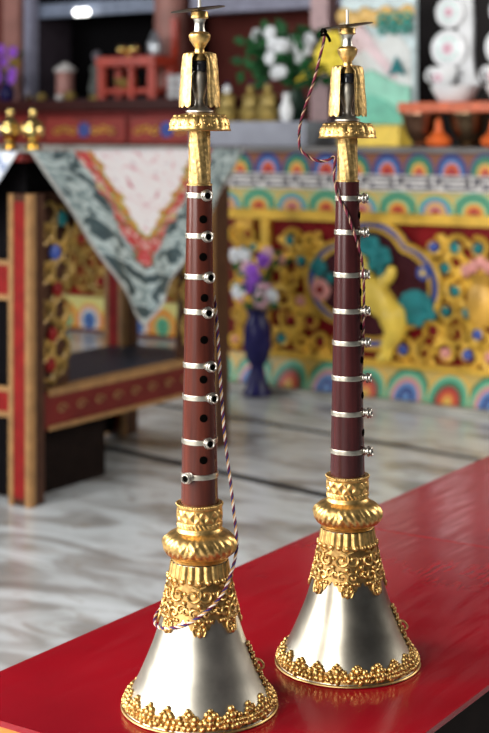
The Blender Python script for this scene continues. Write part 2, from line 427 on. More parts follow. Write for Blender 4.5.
    for i, (z, a) in enumerate(zip(bands, knobs)):
        r = wood_r(z); sl = random.uniform(-.03, .03)
        q = Matrix.Translation((0, 0, z)) @ Matrix.Rotation(sl, 4, 'Y')
        B = MB().lathe([(r-.0004, -.0024), (r+.0007, -.0023), (r+.0010, -.0014), (r+.0005, 0), (r+.0010, .0014), (r+.0007, .0023), (r-.0004, .0024)], 40, cap=False, tilt=q).build('ring_band', band_m, R, 50, **K)
        q = Matrix.Rotation(a, 4, 'Z') @ Matrix.Translation((r, 0, z)) @ Matrix.Rotation(PI/2, 4, 'Y')
        MB().lathe([(.0042, -.0002), (.0044, .0012), (.0032, .0018), (.0032, .0034), (.0052, .0040), (.0054, .0050), (.0050, .0058), (.0036, .0060), (.0036, .0066), (.0046, .0070), (.0048, .0078), (.0044, .0085), (.0036, .0088), (.0030, .0084), (.0027, .0070)], 24, tilt=q).build('knob', knob_m, B, 45, **K)
        MB().lathe([(.0027, .0071), (.0027, .0077), (.0018, .0080)], 16, tilt=q).build('knob_socket', hole_m, B, 45, **K)
    # engraved ferrule
    b = MB(); b.lathe([(.0119, .4812), (.0119, .4826), (.0103, .4830)] + [(.0103 - .0005*i/20, .4830 + .0475*i/20) for i in range(1, 21)], 120, cap=False, disp=lambda a, z: .00030*math.sin(a*8 + z*600)*math.sin(a*5 - z*420) if z > .485 else 0)
    b.build('ferrule', ferrule_m, R, 50, **K)
    # lotus flange
    b = MB(); pr = [(.0098, .5284), (.0288, .5284), (.0294, .5290), (.0284, .5300), (.0277, .5316), (.0273, .5335), (.0266, .5360), (.0254, .5385), (.0238, .5408), (.0215, .5420), (.0120, .5440), (.0090, .5444)]
    b.lathe(pr, 160, cap=False, disp=lambda a, z: (.0012*abs(math.sin(a*9))**.7 - .0004)*max(0, min(1, (z-.530)/.003)) if z < .5415 else 0)
    for k in range(18):
        a = k*2*PI/18
        for dz, rr, s_ in ((.5337, .0268, .0016), (.5373, .0255, .0017), (.5406, .0226, .0021)):
            b.ball((rr*math.cos(a+.17*(dz > .535)), rr*math.sin(a+.17*(dz > .535)), dz), s_, 7, 5)
        for i in range(3):
            q = a + (i-1)*.09; b.ball((.0272*math.cos(q+.17), .0272*math.sin(q+.17), .5330 + .002*(i == 1)), .0011, 6, 4)
    b.build('lotus_flange', gold, R, 50, **K)
    # vase stem
    S = MB().lathe([(.0098, .5440), (.0126, .5446), (.0126, .5460), (.0100, .5472), (.0050, .5500), (.0042, .5540), (.0044, .5570), (.0060, .5630), (.0074, .5690), (.0077, .5730), (.0070, .5775), (.0050, .5800), (.0044, .5838), (.0052, .5850), (.0052, .5885)], 40).build('vase_stem', pewter, R, 50, **K)
    MB().lathe([(.0056, .5795), (.0072, .5800), (.0074, .5810), (.0070, .5820), (.0070, .5868), (.0074, .5876), (.0070, .5884), (.0056, .5884)], 36, cap=False).build('black_collar', collar_m, S, 40, **K)
    MB().lathe([(.0060, .5885), (.0075, .5888), (.0077, .5915), (.0075, .5944), (.0050, .5950), (.0043, .5975), (.0044, .5996), (.0066, .6025), (.0092, .6062), (.0101, .6095), (.0100, .6110), (.0078, .6130), (.0056, .6136)], 44).build('cup_stem', gold, R, 40, **K)
    MB().lathe([(.0054, .6132), (.0048, .6160), (.0046, .6195), (.0050, .6220), (.0062, .6245)], 36).build('silver_spool', knob_m, R, 40, **K)
    MB().lathe([(.0060, .6242), (.0080, .6248), (.0082, .6258), (.0078, .6268), (.0080, .6290), (.0078, .6302), (.0060, .6306)], 40).build('brass_cap', gold, R, 40, **K)
    q = Matrix.Translation((0, 0, .6325)) @ Matrix.Rotation(disc_tilt, 4, 'X') @ Matrix.Rotation(.03, 4, 'Y') @ Matrix.Translation((0, disc_dir, 0))
    D = MB().lathe([(.0015, -.0008), (.0120, -.0012), (.0248, -.0004), (.0253, 0), (.0248, .0005), (.0060, .0009), (.0015, .0010)], 56, tilt=q).build('lip_disc', bronze, R, 40, **K)
    MB().lathe([(.0017, .6300), (.0015, .6400), (.0018, .6480)], 14).build('reed', straw, R, 40, **K)
    # hanging plates
    for s_, cc, wd in ((-1, math.radians(69), .98), (1, math.radians(68), .98), (1, PI, .72)):
        rows = []; prof = [(.0076, .5960), (.0120, .5958), (.0150, .5945), (.0160, .5905), (.0168, .5820), (.0176, .5720), (.0184, .5620), (.0190, .5535), (.0192, .5505)]
        for inner in (0, 1):
            rr = []
            for j, (r, z) in enumerate(prof):
                row = []
                for i in range(25):
                    t = i/24; a = s_*(cc + (t-.5)*2*wd*(.80 if j > 2 else .95))
                    zz = z - (.0020*abs(math.sin(t*PI*4)) if j == len(prof)-1 else 0)
                    e = .0006*math.sin(t*PI*10)*math.sin(j*1.9) if 1 < j < 8 else 0
                    ro = r + e + (.0011 if i in (0, 1, 23, 24) else 0) - (.0010 if inner else 0)
                    row.append((ro*math.cos(a), ro*math.sin(a), zz))
                rr.append(row)
            rows.append(rr)
        b = MB(); b.grid(rows[0]); b.m = 1; b.grid(rows[1]); b.m = 0; o_, i_ = rows
        loop = lambda q: q[0] + [x[-1] for x in q[1:]] + q[-1][-2::-1] + [x[0] for x in q[-2:0:-1]]
        lo, li = loop(o_), loop(i_); b.grid([lo + lo[:1], li + li[:1]])
        b.build('hanging_plate', [ferrule_m, bronze], R, 50, **K)
    # seam ornament beside the mouth
    b = MB(); sa = seam
    for i in range(7):
        z = .062 - i*.0062
        for s_ in (-1, 1): b.ball(on_bell(sa + s_*.045, z, .0012), .0022, 7, 5)
        b.ball(on_bell(sa, z - .003, .0022), .0022, 7, 5)
    b.tube([on_bell(sa - .02, .043 + .0046*math.sin(2*PI*i/18), .0042 + .0042*math.cos(2*PI*i/18)) for i in range(18)], .0011, 6, True)
    b.build('seam_ornament', gold_dark, R, 60, **K)
    # plaited cord
    MB.cut = 0
    P = spline(cord, 14); L = [0]
    for u, v in zip(P, P[1:]): L.append(L[-1] + (v-u).length)
    b = MB(); ns = len(threads)
    # resample evenly
    m_ = int(L[-1]/.0011); Q = []; j = 0
    for i in range(m_+1):
        d = L[-1]*i/m_
        while j < len(L)-2 and L[j+1] < d: j += 1
        t = (d - L[j])/max(1e-9, L[j+1]-L[j]); Q.append(P[j].lerp(P[j+1], min(1, t)))
    u = (Q[1]-Q[0]).orthogonal().normalized()
    strands = [[] for _ in range(ns)]
    for i, p in enumerate(Q):
        T = (Q[min(i+1, len(Q)-1)] - Q[max(i-1, 0)]).normalized(); u = (u - T*u.dot(T)).normalized(); v = T.cross(u)
        for k in range(ns):
            a = 2*PI*k/ns + i*.0011/.0125*2*PI
            strands[k].append(p + (u*math.cos(a) + v*math.sin(a))*cord_r*.62)
    for k in range(ns): b.m = k; b.tube(strands[k], cord_r*.62, 5)
    c = b.build('plaited_cord', threads, R, 60, **K)
    return R, D

C1 = [(-.008, .0100, .395), (-.004, .0136, .3796), (-.001, .0167, .3481), (.001, .0198, .2981), (.002, .0235, .2522), (.001, .0282, .2150), (.002, .0334, .1682), (.0075, .0338, .1512), (.0135, .0285, .1303), (.0270, .0202, .1150), (.0345, .0046, .1010), (.0345, -.0139, .0895), (.0215, -.0330, .0825), (.0040, -.0405, .0805), (-.0080, -.0405, .0840), (-.0200, -.0370, .0860), (-.0260, -.0260, .0960)]
make_horn((-.7818, 1.1062, .45), math.radians(-54.65), 'nearer ornate horn in front at left, dark finger holes down its red-brown wooden pipe', wood_red, silver,
    [.40, .42, .52, .42, .56, .62, .42, -.56], [.4727, .4366, .4006, .3697, .3214, .2926, .2522, .2206],
    [(.4516, .28), (.4184, .26), (.3823, .34), (.3454, .30), (.3095, .24), (.2743, .24), (.2364, .22)], C1, .0013, thread, .112, -.0016, math.radians(82))
C2 = [(.004, -.0236, .6225), (.006, -.0238, .6195), (.006, -.0231, .6135), (.004, -.0279, .5950), (.003, -.0336, .5746), (.003, -.0413, .5531), (.003, -.0471, .5344), (.003, -.0481, .5203), (.004, -.0463, .5109), (.005, -.0377, .5043), (.006, -.0282, .5005), (.006, -.0196, .5014), (.006, -.0128, .5043), (.004, -.0130, .4938), (.007, -.0128, .4825), (.0112, -.0091, .4672), (.0146, -.0014, .4539), (.0146, .0043, .4395), (.0122, .0092, .4251), (.0070, .0140, .4077), (.0045, .0160, .3864), (.0035, .0163, .3670), (.002, .0158, .3426), (-.003, .0152, .3180), (-.010, .0132, .2884), (-.0155, .0080, .2700)]
MB.cut = .0070
h2, d2 = make_horn((-.7227, 1.2778, .45), math.radians(-60.7), 'farther ornate horn at right, thin dark cord tied to its top disc, maroon wooden pipe', wood_dark, silver_old,
    [1.36, 1.40, 1.42, 1.36, 1.42, 1.40, 1.44, 1.36], [.4653, .4328, .3923, .3572, .3263, .2913, .2565, .2188],
    [(.4490, 1.35), (.4130, 1.32), (.3750, 1.36), (.3420, 1.34), (.3090, 1.32), (.2740, 1.34), (.2370, 1.33)], C2, .0012, thread2, .105, .0004, math.radians(84))
b = MB()
for k, dz in enumerate((0, .003)):
    b.tube([(.005 + .0026*math.cos(t), -.0236 + .0026*math.sin(t), .6205 - dz + .0006*math.sin(2*t)) for t in [2*PI*i/12 for i in range(12)]], .0012, 6, True)
b.tube([(.006, -.0232, .620), (.0072, -.0200, .617), (.0068, -.0180, .6135), (.0064, -.0172, .611)], .0015, 6)
b.tube([(.004, -.0236, .6200), (.004, -.0238, .6238)], .0022, 8)
b.build('cord_knot', hole_m, h2, 60, local=True)

# ------------------------------------------------------------------ carved side table with open shelf
st = thing('carved_side_table', 'red and gold carved table with open dark shelf, draped with brocade cloth', 'table', (-2.75, 3.29, 0))
TX0, TX1, TY0, TY1 = -3.02, -2.585, 2.895, 3.82
def leg(x0, x1, y0, y1, name='leg'):
    L = MB(); L.box(x0, x1, y0, y1, 0, .82); L = L.build(name, post_brown, st, 0, .004)
    e = MB(); wx = x1 - x0
    e.box(x0+wx*.24, x1-wx*.24, y0-.004, y0+.002, .02, .80); e.build('red_inlay', red_p, L, 0)
    e = MB()
    for xa, xb in ((x0, x0+wx*.22), (x1-wx*.22, x1)): e.box(xa, xb, y0-.005, y0+.002, .0, .82)
    e.build('gold_edge', gold_edge, L, 0)
    e = MB(); 
    e.box(x1-.002, x1+.004, y0+.002, y0+.014, .0, .82); e.build('gold_edge', gold_edge, L, 0)
    return L
leg(-2.66, TX1, TY0, TY0+.055); leg(-2.64, TX1, TY1-.10, TY1)
leg(TX0, TX0+.08, TY0, TY0+.075); leg(TX0, TX0+.075, TY1-.08, TY1)
for z0, z1 in ((.235, .300), (.545, .635)):
    b = MB(); b.box(TX0+.081, -2.661, TY0+.012, TY0+.05, z0, z1); r = b.build('end_rail', red_p, st, 0)
    e = MB(); e.box(TX0+.081, -2.661, TY0+.006, TY0+.0125, z0-.008, z0+.006); e.box(TX0+.081, -2.661, TY0+.006, TY0+.0125, z1-.006, z1+.008); e.build('gold_edge', gold_edge, r, 0)
b = MB(); b.box(TX0+.081, -2.661, TY0+.03, TY0+.045, .30, .545); b.box(TX0+.081, -2.661, TY0+.03, TY0+.045, .635, .82); b.box(TX0+.081, -2.661, TY0+.03, TY0+.045, .02, .235)
b.build('end_panel', case_black, st, 0)
b = MB(); b.box(-2.63, TX1-.008, TY0+.056, TY1-.101, .19, .292); r = b.build('front_rail', dark_red_wood, st, 0, .004)
e = MB(); e.box(-2.63, TX1-.002, TY0+.076, TY1-.081, .279, .297); e.box(-2.63, TX1-.003, TY0+.076, TY1-.081, .188, .200)
e.build('gold_edge', gold_edge, r, 0)
for k in range(9):
    e = MB(); y = TY0+.13+k*.08; e.tube([(TX1-.004, y+.022*math.cos(t)*(1-t/9), .240+.014*math.sin(t)*(1-t/9)) for t in [i*.5 for i in range(14)]], .0022, 5)
    e.build('painted_scroll', gold_edge, r, 60)
b = MB(); b.box(TX0+.02, -2.631, TY0+.056, TY1-.02, .262, .292); b.build('shelf', shelf_m, st, 0, .003)
b = MB(); b.box(TX0+.05, -2.66, TY0+.06, TY0+.40, .0, .2615); b.build('lower_box', side_black, st, 0)
b = MB(); b.box(TX0+.02, TX0+.045, TY0+.08, TY1-.081, .02, .26); b.build('back_board', case_black, st, 0)
def bracket(ya, s_):
    b = MB(); G = MB()
    b.plate([(0, .30), (.125, .30), (.120, .40), (.105, .50), (.112, .60), (.13, .70), (.18, .78), (.19, .82), (0, .82)], 0, .02)
    b.V = [(TX1-.045 + y, ya + s_*x, z) for x, y, z in b.V]
    B = b.build('carved_bracket', post_brown, st, 0)
    for i in range(9):
        z = .345 + i*.052
        for j in range(2):
            c = .035 + j*.05
            G.tube([(TX1-.022, ya + s_*(c + .024*math.cos(t)*(1-t/12)), z + .024*math.sin(t)*(1-t/12)) for t in [k*.5*(1 if (i+j) % 2 else -1) for k in range(16)]], .006, 5)
    G.build('scroll_carving', bracket_gold, B, 60)
    for k, (c, z, m) in enumerate(((.05, .44, red_p), (.07, .56, red_p), (.06, .66, blue_p), (.04, .36, red_p), (.09, .75, teal_p))):
        MB().ball((TX1-.02, ya + s_*c, z), .022, 10, 8, sx=.5).build('painted_bud', m, B, 60)
bracket(TY0+.057, 1); bracket(TY1-.102, -1)
b = MB(); b.box(TX0+.03, TX1-.035, TY0+.02, TY1-.02, .8205, .905); b.build('frieze_box', case_black, st, 0)
b = MB(); b.box(TX0-.02, TX1+.008, TY0-.045, TY1+.03, .9055, .928); b.build('table_top', dark_red_wood, st, 0, .004)

# brocade cloth hanging in a point over the long front
def brocade():
    m, t = base('brocade', .42)
    uv = t.n('ShaderNodeUVMap', uv_map='weave'); sp = t.n('ShaderNodeSeparateXYZ'); t.l(uv.outputs[0], sp.inputs[0])
    wob = t.math('MULTIPLY', t.math('SUBTRACT', t.noise(5, 3, uv.outputs[0]), .5), .30)
    d = t.math('ADD', sp.outputs[0], wob)             # 0 at the border, 1 in the centre
    fl = t.noise(13, 3, uv.outputs[0], .6); f2 = t.noise(24, 2, uv.outputs[0], 1.0)
    mp = t.n('ShaderNodeMapping'); mp.inputs['Location'].default_value = (3.1, 5.2, 0); t.l(uv.outputs[0], mp.inputs[0])
    f3 = t.noise(4.2, 2, mp.outputs[0], 2.4)
    silverc = t.ramp(f3, [(.30, (.03, .06, .07)), (.44, (.05, .09, .10)), (.47, (.40, .50, .50)), (.56, (.52, .60, .60)), (.60, (.16, .24, .25)), (.72, (.34, .42, .42))])
    redc = t.ramp(fl, [(.36, (.14, .20, .10)), (.44, (.55, .04, .04)), (.53, (.60, .08, .10)), (.58, (.75, .62, .55)), (.66, (.45, .35, .10))])
    yell = t.ramp(f2, [(.38, (.22, .25, .08)), (.5, (.62, .45, .07)), (.62, (.55, .10, .05))])
    cen = t.ramp(fl, [(.27, (.50, .06, .12)), (.36, (.78, .50, .56)), (.43, (.90, .84, .86)), (.64, (.90, .88, .90)), (.72, (.55, .35, .45))])
    g = lambda e: t.math('GREATER_THAN', d, e)
    c = t.mix(g(.34), silverc, redc); c = t.mix(g(.45), c, yell); c = t.mix(g(.51), c, cen)
    c = t.mix(t.math('LESS_THAN', sp.outputs[0], .025), c, (.40, .40, .38))
    t.l(c, t.b.inputs['Base Color']); return m
brocade_m = brocade()
def cloth(name, label, top_a, top_b, tip, sheen, bulge, mt, n=34, lip=None):
    A, B, T = Vector(top_a), Vector(top_b), Vector(tip); rows = []; uvs = []
    if lip is not None: rows.append([A.lerp(B, i/n) + Vector(lip) for i in range(n+1)]); uvs += [(1 - abs(2*i/n-1)*1.0 + .001, i/n*1.5) for i in range(n+1)]
    mid = (A + B)/2
    for j in range(n+1):
        t = j/n; row = []
        for i in range(n+1):
            s_ = i/n; p = A.lerp(T, t).lerp(B.lerp(T, t), s_)
            out = bulge*(.3 + .5*math.sin(s_*(9 - 5*t) + t*3))*(.25 + .75*t) + .012*math.sin(p.y*38 + p.z*9)*t
            row.append(p + Vector(sheen)*max(out, .002))
            # distance to the two slanted borders
            e = min(s_, 1-s_)*(1-t); uvs.append((min(1, e*2.0*1.0), (1-t)*1.2 + s_*.9*(1-t)))
        rows.append(row)
    b = MB(); b.grid(rows); o = b.build(name, mt, None, 0)
    me = o.data; uvl = me.uv_layers.new(name='weave')
    for lp in me.loops: uvl.data[lp.index].uv = uvs[lp.vertex_index]
    me.polygons.foreach_set('use_smooth', [True]*len(me.polygons))
    s = o.modifiers.new('thickness', 'SOLIDIFY'); s.thickness = .0025; s.offset = 0
    return o
o = cloth('brocade_cloth', 'floral brocade cloth with silver border, hanging in a point over the carved table front', (-2.566, 2.870, .931), (-2.566, 3.87, .931), (-2.552, 3.335, .425), (1, 0, 0), .02, brocade_m, lip=(-.16, 0, .001))
tag(o, o.get('label') or 'floral brocade cloth with wide silver border, hanging in a point over the carved table front', 'cloth')
def blue_white():
    m, t = base('blue_white_cloth', .5)
    nz = t.noise(16, 3, None, 1.2); t.l(t.ramp(nz, [(.40, (.10, .16, .34)), (.48, (.55, .60, .68)), (.62, (.76, .77, .78))]), t.b.inputs['Base Color']); return m
bw = blue_white()
o = cloth('corner_cloth', 'x', (-3.03, 2.845, .931), (-2.585, 2.845, .931), (-2.80, 2.842, .655), (0, -1, 0), .012, bw, 16, lip=(0, .021, .001))
tag(o, 'white cloth with blue pattern hanging over the short left end of the table', 'cloth')

# brass butter lamps on it
for k, (x, y) in enumerate(((-2.80, 3.05), (-2.716, 3.05))):
    c = (x, y, .9345); r = thing('brass_butter_lamp', ('round brass butter lamp on the draped table, left one, cut by the picture edge', 'round brass butter lamp on the draped table, right one of the two')[k], 'lamp', c, 0, 'brass lamps on the draped table')
    MB().lathe([(.026, 0), (.027, .004), (.016, .012), (.012, .022), (.024, .034), (.031, .048), (.031, .058), (.028, .064), (.012, .067)], 28, c).build('lamp_body', brass, r, 40)
    MB().lathe([(.024, .0655), (.030, .068), (.030, .072), (.018, .080), (.010, .088)], 28, c).build('lamp_collar', brass, r, 40)
    MB().lathe([(.009, .087), (.006, .094), (.010, .101), (.009, .108), (.003, .116)], 20, c).build('lamp_finial', brass, r, 40)

# ------------------------------------------------------------------ altar facing the room
AX0, AX1, AY = -3.22, -1.15, 4.78
al = thing('painted_altar', 'long painted altar with gold scrollwork, lion medallion and rainbow swirl borders', 'altar', (-2.2, 5.1, 0))
b = MB(); b.box(AX0, AX1, AY+.02, 5.62, .012, .905); b.build('body', altar_red, al, 0)
b = MB(); b.box(AX0-.06, AX1, AY-.10, AY+.02, .0005, .020); b.build('stone_step', stone, al, 0)
def band(name, y, z0, z1, m, x0=AX0, x1=AX1):
    b = MB(); b.box(x0, x1, y, AY+.021, z0, z1); return b.build(name, m, al, 0)
b = MB(); b.add([(x, y, z) for x in (AX0-.03, AX1) for y, z in ((AY-.05, .021), (AY-.05, .03), (AY-.004, .128), (AY+.02, .128), (AY+.02, .021))],
    [(0, 1, 6, 5), (1, 2, 7, 6), (2, 3, 8, 7), (3, 4, 9, 8), (4, 0, 5, 9), (4, 3, 2, 1, 0), (5, 6, 7, 8, 9)]); b.build('lower_frieze', fr_low, al, 0)
band('gold_moulding', AY-.016, .129, .150, altar_gold, AX0+.12); band('gold_moulding', AY-.026, .652, .692, altar_gold)
band('upper_frieze', AY-.035, .693, .772, fr_mid)
k_ = band('key_band', AY-.045, .7725, .832, key_grey)
band('rainbow_frieze', AY-.058, .8325, .910, fr_top)
b = MB(); b.box(AX0-.04, AX1, AY-.085, 5.64, .9105, .930); b.build('altar_top', altar_slab, al, 0, .003)
b = MB(); P = .150; x = AX0 + .02
yk = (AY-.049, AY-.0445)
b.box(AX0, AX1, *yk, .7735, .7800); b.box(AX0, AX1, *yk, .8245, .8310)
while x < AX1 - P:
    for x0, x1, z0, z1 in ((0, .012, .780, .8145), (0, .105, .8045, .8145), (.095, .105, .790, .8145), (.035, .105, .790, .7985), (.118, .150, .7885, .797), (.118, .128, .797, .8245), (.140, .150, .780, .797)):
        b.box(x+x0, x+x1, *yk, z0, z1)
    x += P
b.build('meander', key_white, k_, 0)
for x0, x1 in ((AX0+.02, AX0+.10), (AX0+.135, AX0+.175), (-2.085, -2.045)):
    b = MB(); b.box(x0, x1, AY-.014, AY+.021, .151, .651); b.build('gold_post', altar_gold2 if x0 < AX0+.1 else altar_gold, al, 0, .004)
# medallion
MC = (-2.594, .427)
def quat(sc_, n=72):
    out = []
    for i in range(n):
        a = 2*PI*i/n; d = Vector((math.cos(a), math.sin(a))); best = 0
        for cx, cz, r in ((.125, 0, .155), (-.125, 0, .155), (0, .085, .160), (0, -.085, .160)):
            c = Vector((cx, cz)); p = d.dot(c); q = p*p - c.length_squared + r*r
            if q > 0: best = max(best, p + math.sqrt(q))
        out.append((MC[0] + d.x*best*sc_, MC[1] + d.y*best*sc_*.97))
    return out
md = MB().plate(quat(1.0), AY-.012, AY+.021).build('medallion', blue_p, al, 0)
MB().plate(quat(.84), AY-.0155, AY-.011).build('medallion_field', maroon, md, 0)
for s_, rr in ((1.0, .010), (.85, .008)):
    MB().tube([(x, AY-.015, z) for x, z in quat(s_)], rr, 6, True).build('gold_rim', altar_gold, md, 60)
# lion: one skinned body
def skin_body(name, joints, edges, parent, mt, flat=.5, yb=0):
    me = bpy.data.meshes.new(name); off = Vector((0, 0, 0)); q = parent
    while q is not None: off += q.location; q = q.parent
    me.from_pydata([Vector((x, yb, z)) - off for x, z, r in joints], edges, [])
    o = bpy.data.objects.new(name, me); col.objects.link(o); o.parent = parent
    s = o.modifiers.new('skin', 'SKIN'); s.use_smooth_shade = True
    for v, (x, z, r) in zip(me.skin_vertices[0].data, joints): v.radius = (r, r)
    me.skin_vertices[0].data[0].use_root = True
    o.modifiers.new('sub', 'SUBSURF').levels = 1
    me.materials.append(mt); return o
def lp(px, pz): return (MC[0] + (px-372)*.00413, MC[1] - (pz-285)*.0040)
J = [(*lp(384, 300), .042), (*lp(397, 312), .055), (*lp(400, 330), .034), (*lp(388, 340), .022), (*lp(392, 350), .020), (*lp(380, 351), .016),
     (*lp(370, 290), .040), (*lp(362, 276), .034), (*lp(363, 262), .036), (*lp(353, 264), .022), (*lp(384, 284), .022), (*lp(394, 276), .018), (*lp(396, 266), .016),
     (*lp(360, 306), .022), (*lp(350, 318), .018), (*lp(342, 316), .015)]
J = [(x, z, r*1.22) for x, z, r in J]
skin_body('lion', J, [(0, 1), (1, 2), (2, 3), (3, 4), (4, 5), (0, 6), (6, 7), (7, 8), (8, 9), (6, 10), (10, 11), (11, 12), (6, 13), (13, 14), (14, 15)], md, yellow_p, yb=AY-.035)
b = MB()
for i in range(22):
    a = -.9 + 3.9*i/21; r = (17 + 4*(i % 2)) if i % 3 else 9; x, z = lp(368 + r*math.cos(a), 262 - r*.85*math.sin(a))
    b.ball((x, AY-.03, z), .022, 8, 6, sy=.6)
b.build('lion_mane', teal_p, md, 60)
b = MB()
for i in range(26):
    a = 2*PI*i/26*2.0; r = 3 + 13*(i/26)**.6; x, z = lp(418 + r*math.cos(a)*(1 if i % 4 else .3), 303 - r*.85*math.sin(a))
    b.ball((x, AY-.026, z), .022, 8, 6, sy=.6)
b.tube([(*[lp(402, 318)[0]], AY-.024, lp(402, 318)[1]), (lp(410, 314)[0], AY-.024, lp(410, 314)[1])], .012, 6)
b.build('lion_tail', teal_p, md, 60)
def flower_relief(px, pz, r, m1, m2, par):
    x, z = lp(px, pz); b = MB()
    for i in range(7): a = 2*PI*i/7; b.ball((x + r*.62*math.cos(a), AY-.02, z + r*.62*math.sin(a)), r*.5, 8, 6, sy=.4)
    o = b.build('painted_flower', m1, par, 60); MB().ball((x, AY-.028, z), r*.42, 8, 6, sy=.6).build('flower_eye', m2, par, 60)
flower_relief(320, 293, .040, pink_p, red_p, md); flower_relief(424, 272, .026, blue_p, yellow_p, md)
b = MB()
for px, pz in ((314, 272), (318, 268), (322, 272), (318, 277), (330, 282)):
    x, z = lp(px, pz); b.ball((x, AY-.02, z), .022, 8, 6, sy=.5)
b.build('painted_leaf', teal_p, md, 60)
# scrollwork all over the red panel, leaving the medallion free
Q = [Vector(q) for q in quat(1.04)]
def inside(x, z):
    a = math.atan2((z-MC[1])/.97, x-MC[0]) % (2*PI); i = int(a/(2*PI)*72) % 72
    return Vector((x-MC[0], z-MC[1])).length < (Q[i]-Vector(MC)).length + .012
def scrollwork(x0, x1, z0, z1, yf, step, test, par, seed, gm=altar_gold):
    rnd = random.Random(seed); S = MB(); buds = {0: MB(), 1: MB(), 2: MB(), 3: MB()}; row = 0; z = z0 + step*.5
    while z < z1 - step*.3:
        x = x0 + step*(.5 if row % 2 == 0 else .95); i = 0
        while x < x1 - step*.3:
            if not test(x, z):
                h = 1 if (i + row) % 2 else -1; R_ = step*.50*rnd.uniform(.9, 1.15); ph = rnd.uniform(0, 6.28)
                pts = [(x + R_*(1-.82*t)*math.cos(ph + h*t*8.5), yf - .004 - .010*t, z + R_*(1-.82*t)*math.sin(ph + h*t*8.5)) for t in [k/20 for k in range(21)]]
                S.tube(pts, [step*.145*(1-.45*k/20) for k in range(21)], 6)
                for _ in range(2):
                    a = rnd.uniform(0, 6.28); S.ball((x + R_*1.05*math.cos(a), yf-.006, z + R_*1.05*math.sin(a)), step*.2, 8, 6, sy=.5, sz=rnd.uniform(.6, 1.3))
                if rnd.random() < .62: buds[rnd.randrange(4)].ball((x, yf-.014, z), step*.24, 9, 7, sy=.6)
            x += step*.98; i += 1
        z += step*.86; row += 1
    o = S.build('scrollwork', gm, par, 60)
    for k, m in enumerate((red_p, blue_p, pink_p, teal_p)):
        if buds[k].V: buds[k].build('painted_buds', m, o, 60)['kind'] = 'stuff'
scrollwork(-3.035, -2.09, .150, .652, AY+.012, .088, inside, al, 3)
scrollwork(-2.045, AX1, .150, .652, AY+.012, .088, lambda x, z: False, al, 5)
scrollwork(AX0+.0, AX0+.14, .150, .652, AY-.012, .06, lambda x, z: False, al, 6)
# lotus-vase motif right of the medallion
mv = MB(); mv.lathe([(.02, .30), (.05, .33), (.062, .38), (.05, .43), (.03, .45), (.06, .48)], 20, (-2.16, AY-.005, 0)); mv.V = [(x, AY-.005 + (y-AY+.005)*.4, z) for x, y, z in mv.V]
mv.build('vase_motif', altar_gold2, al, 40)
b = MB()
for k in range(5): b.ball((-2.16 + (k-2)*.028, AY-.014, .495 + .016*(2-abs(k-2))), .020, 8, 6, sy=.5, sz=1.2)
b.build('lotus_motif', pink_p, al, 60)

# ------------------------------------------------------------------ far altar to the left with drawers
fa = thing('drawer_altar', 'dark red altar cabinet with painted drawers, behind the draped table at left', 'cabinet', (-4.6, 6.0, 0))
FX0, FX1, FY = -6.2, -3.93, 5.65
b = MB(); b.box(FX0, FX1, FY+.02, 6.4, .0005, .925); b.build('body', altar_red, fa, 0)
b = MB(); b.box(FX0, FX1, FY-.02, FY+.021, .02, .175); b.build('swirl_base', fr_far, fa, 0)
b = MB(); b.box(FX0, FX1, FY-.03, FY+.021, .88, .924); b.build('ledge', stone, fa, 0)
scrollwork(-5.0, FX1, .19, .87, FY+.012, .12, lambda x, z: False, fa, 9, bracket_gold)
b = MB(); b.box(FX0, FX1, FY+.0, 6.4, .925, 1.095); b.build('drawer_case', dark_red_wood, fa, 0)
b = MB(); b.box(FX0, FX1+.02, FY-.04, 6.4, 1.0955, 1.150); b.build('cabinet_top', mat('cabinet_top_dark', (.045, .012, .010), .3), fa, 0, .004)
for x0, x1 in ((-5.50, -4.965), (-4.94, -4.43), (-4.40, -3.95)):
    b = MB(); b.box(x0, x1, FY-.012, FY+.001, .938, 1.060); d = b.build('drawer', drawer_red, fa, 0, .003)
    xc = (x0+x1)/2; b = MB()
    for s_ in (-1, 1):
        b = MB()
        for k in range(3):
            cx = xc + s_*(.07 + k*.05); b.tube([(cx + .026*(1-t/9)*math.cos(t)*s_, FY-.015, 1.0 + .022*(1-t/9)*math.sin(t)*(1 if k % 2 else -1)) for t in [i*.5 for i in range(13)]], .0055, 5)
        b.build('gilt_scroll', altar_gold2, d, 60)
    b = MB()
    for k in range(6): a = k*PI/3; b.ball((xc + .022*math.cos(a), FY-.014, 1.0 + .022*math.sin(a)), .019, 8, 6, sy=.4)
    b.build('blue_flower', blue_p, d, 60)

# ------------------------------------------------------------------ things on the far altar
Z1 = 1.1505
gc = thing('glass_case', 'dark glass-fronted display case standing on the drawer altar', 'cabinet', (-4.85, 6.2, Z1))
b = MB(); b.box(-5.34, -4.46, 6.30, 6.36, Z1, 2.0); b.build('back', case_black, gc, 0)
for x in (-5.38, -4.51): 
    b = MB(); b.box(x, x+.05, 6.02, 6.36, Z1, 2.0); b.build('post', case_wood if x < -5 else brown_p, gc, 0)
b = MB(); b.box(-5.329, -4.511, 6.02, 6.07, 1.608, 1.68); b.build('lintel', mat('lintel_grey_blue', (.20, .24, .33), .4), gc, 0)
b = MB(); b.box(-5.329, -4.511, 6.02, 6.36, Z1, Z1+.02); b.build('case_floor', case_wood, gc, 0)
b = MB(); b.box(-5.329, -4.511, 6.02, 6.36, 1.6805, 1.72); b.build('case_roof', case_black, gc, 0)
lm, lt = base('glint_glow', .4); lt.b.inputs['Emission Color'].default_value = (1, .98, .95, 1); lt.b.inputs['Emission Strength'].default_value = 5  # emissive tube stands for the bright lamp reflection on the case beam
lamp = thing('case_glint', 'small glowing white tube standing for a lamp glint on the top beam of the glass case', 'lamp', (-4.99, 5.995, 1.62))
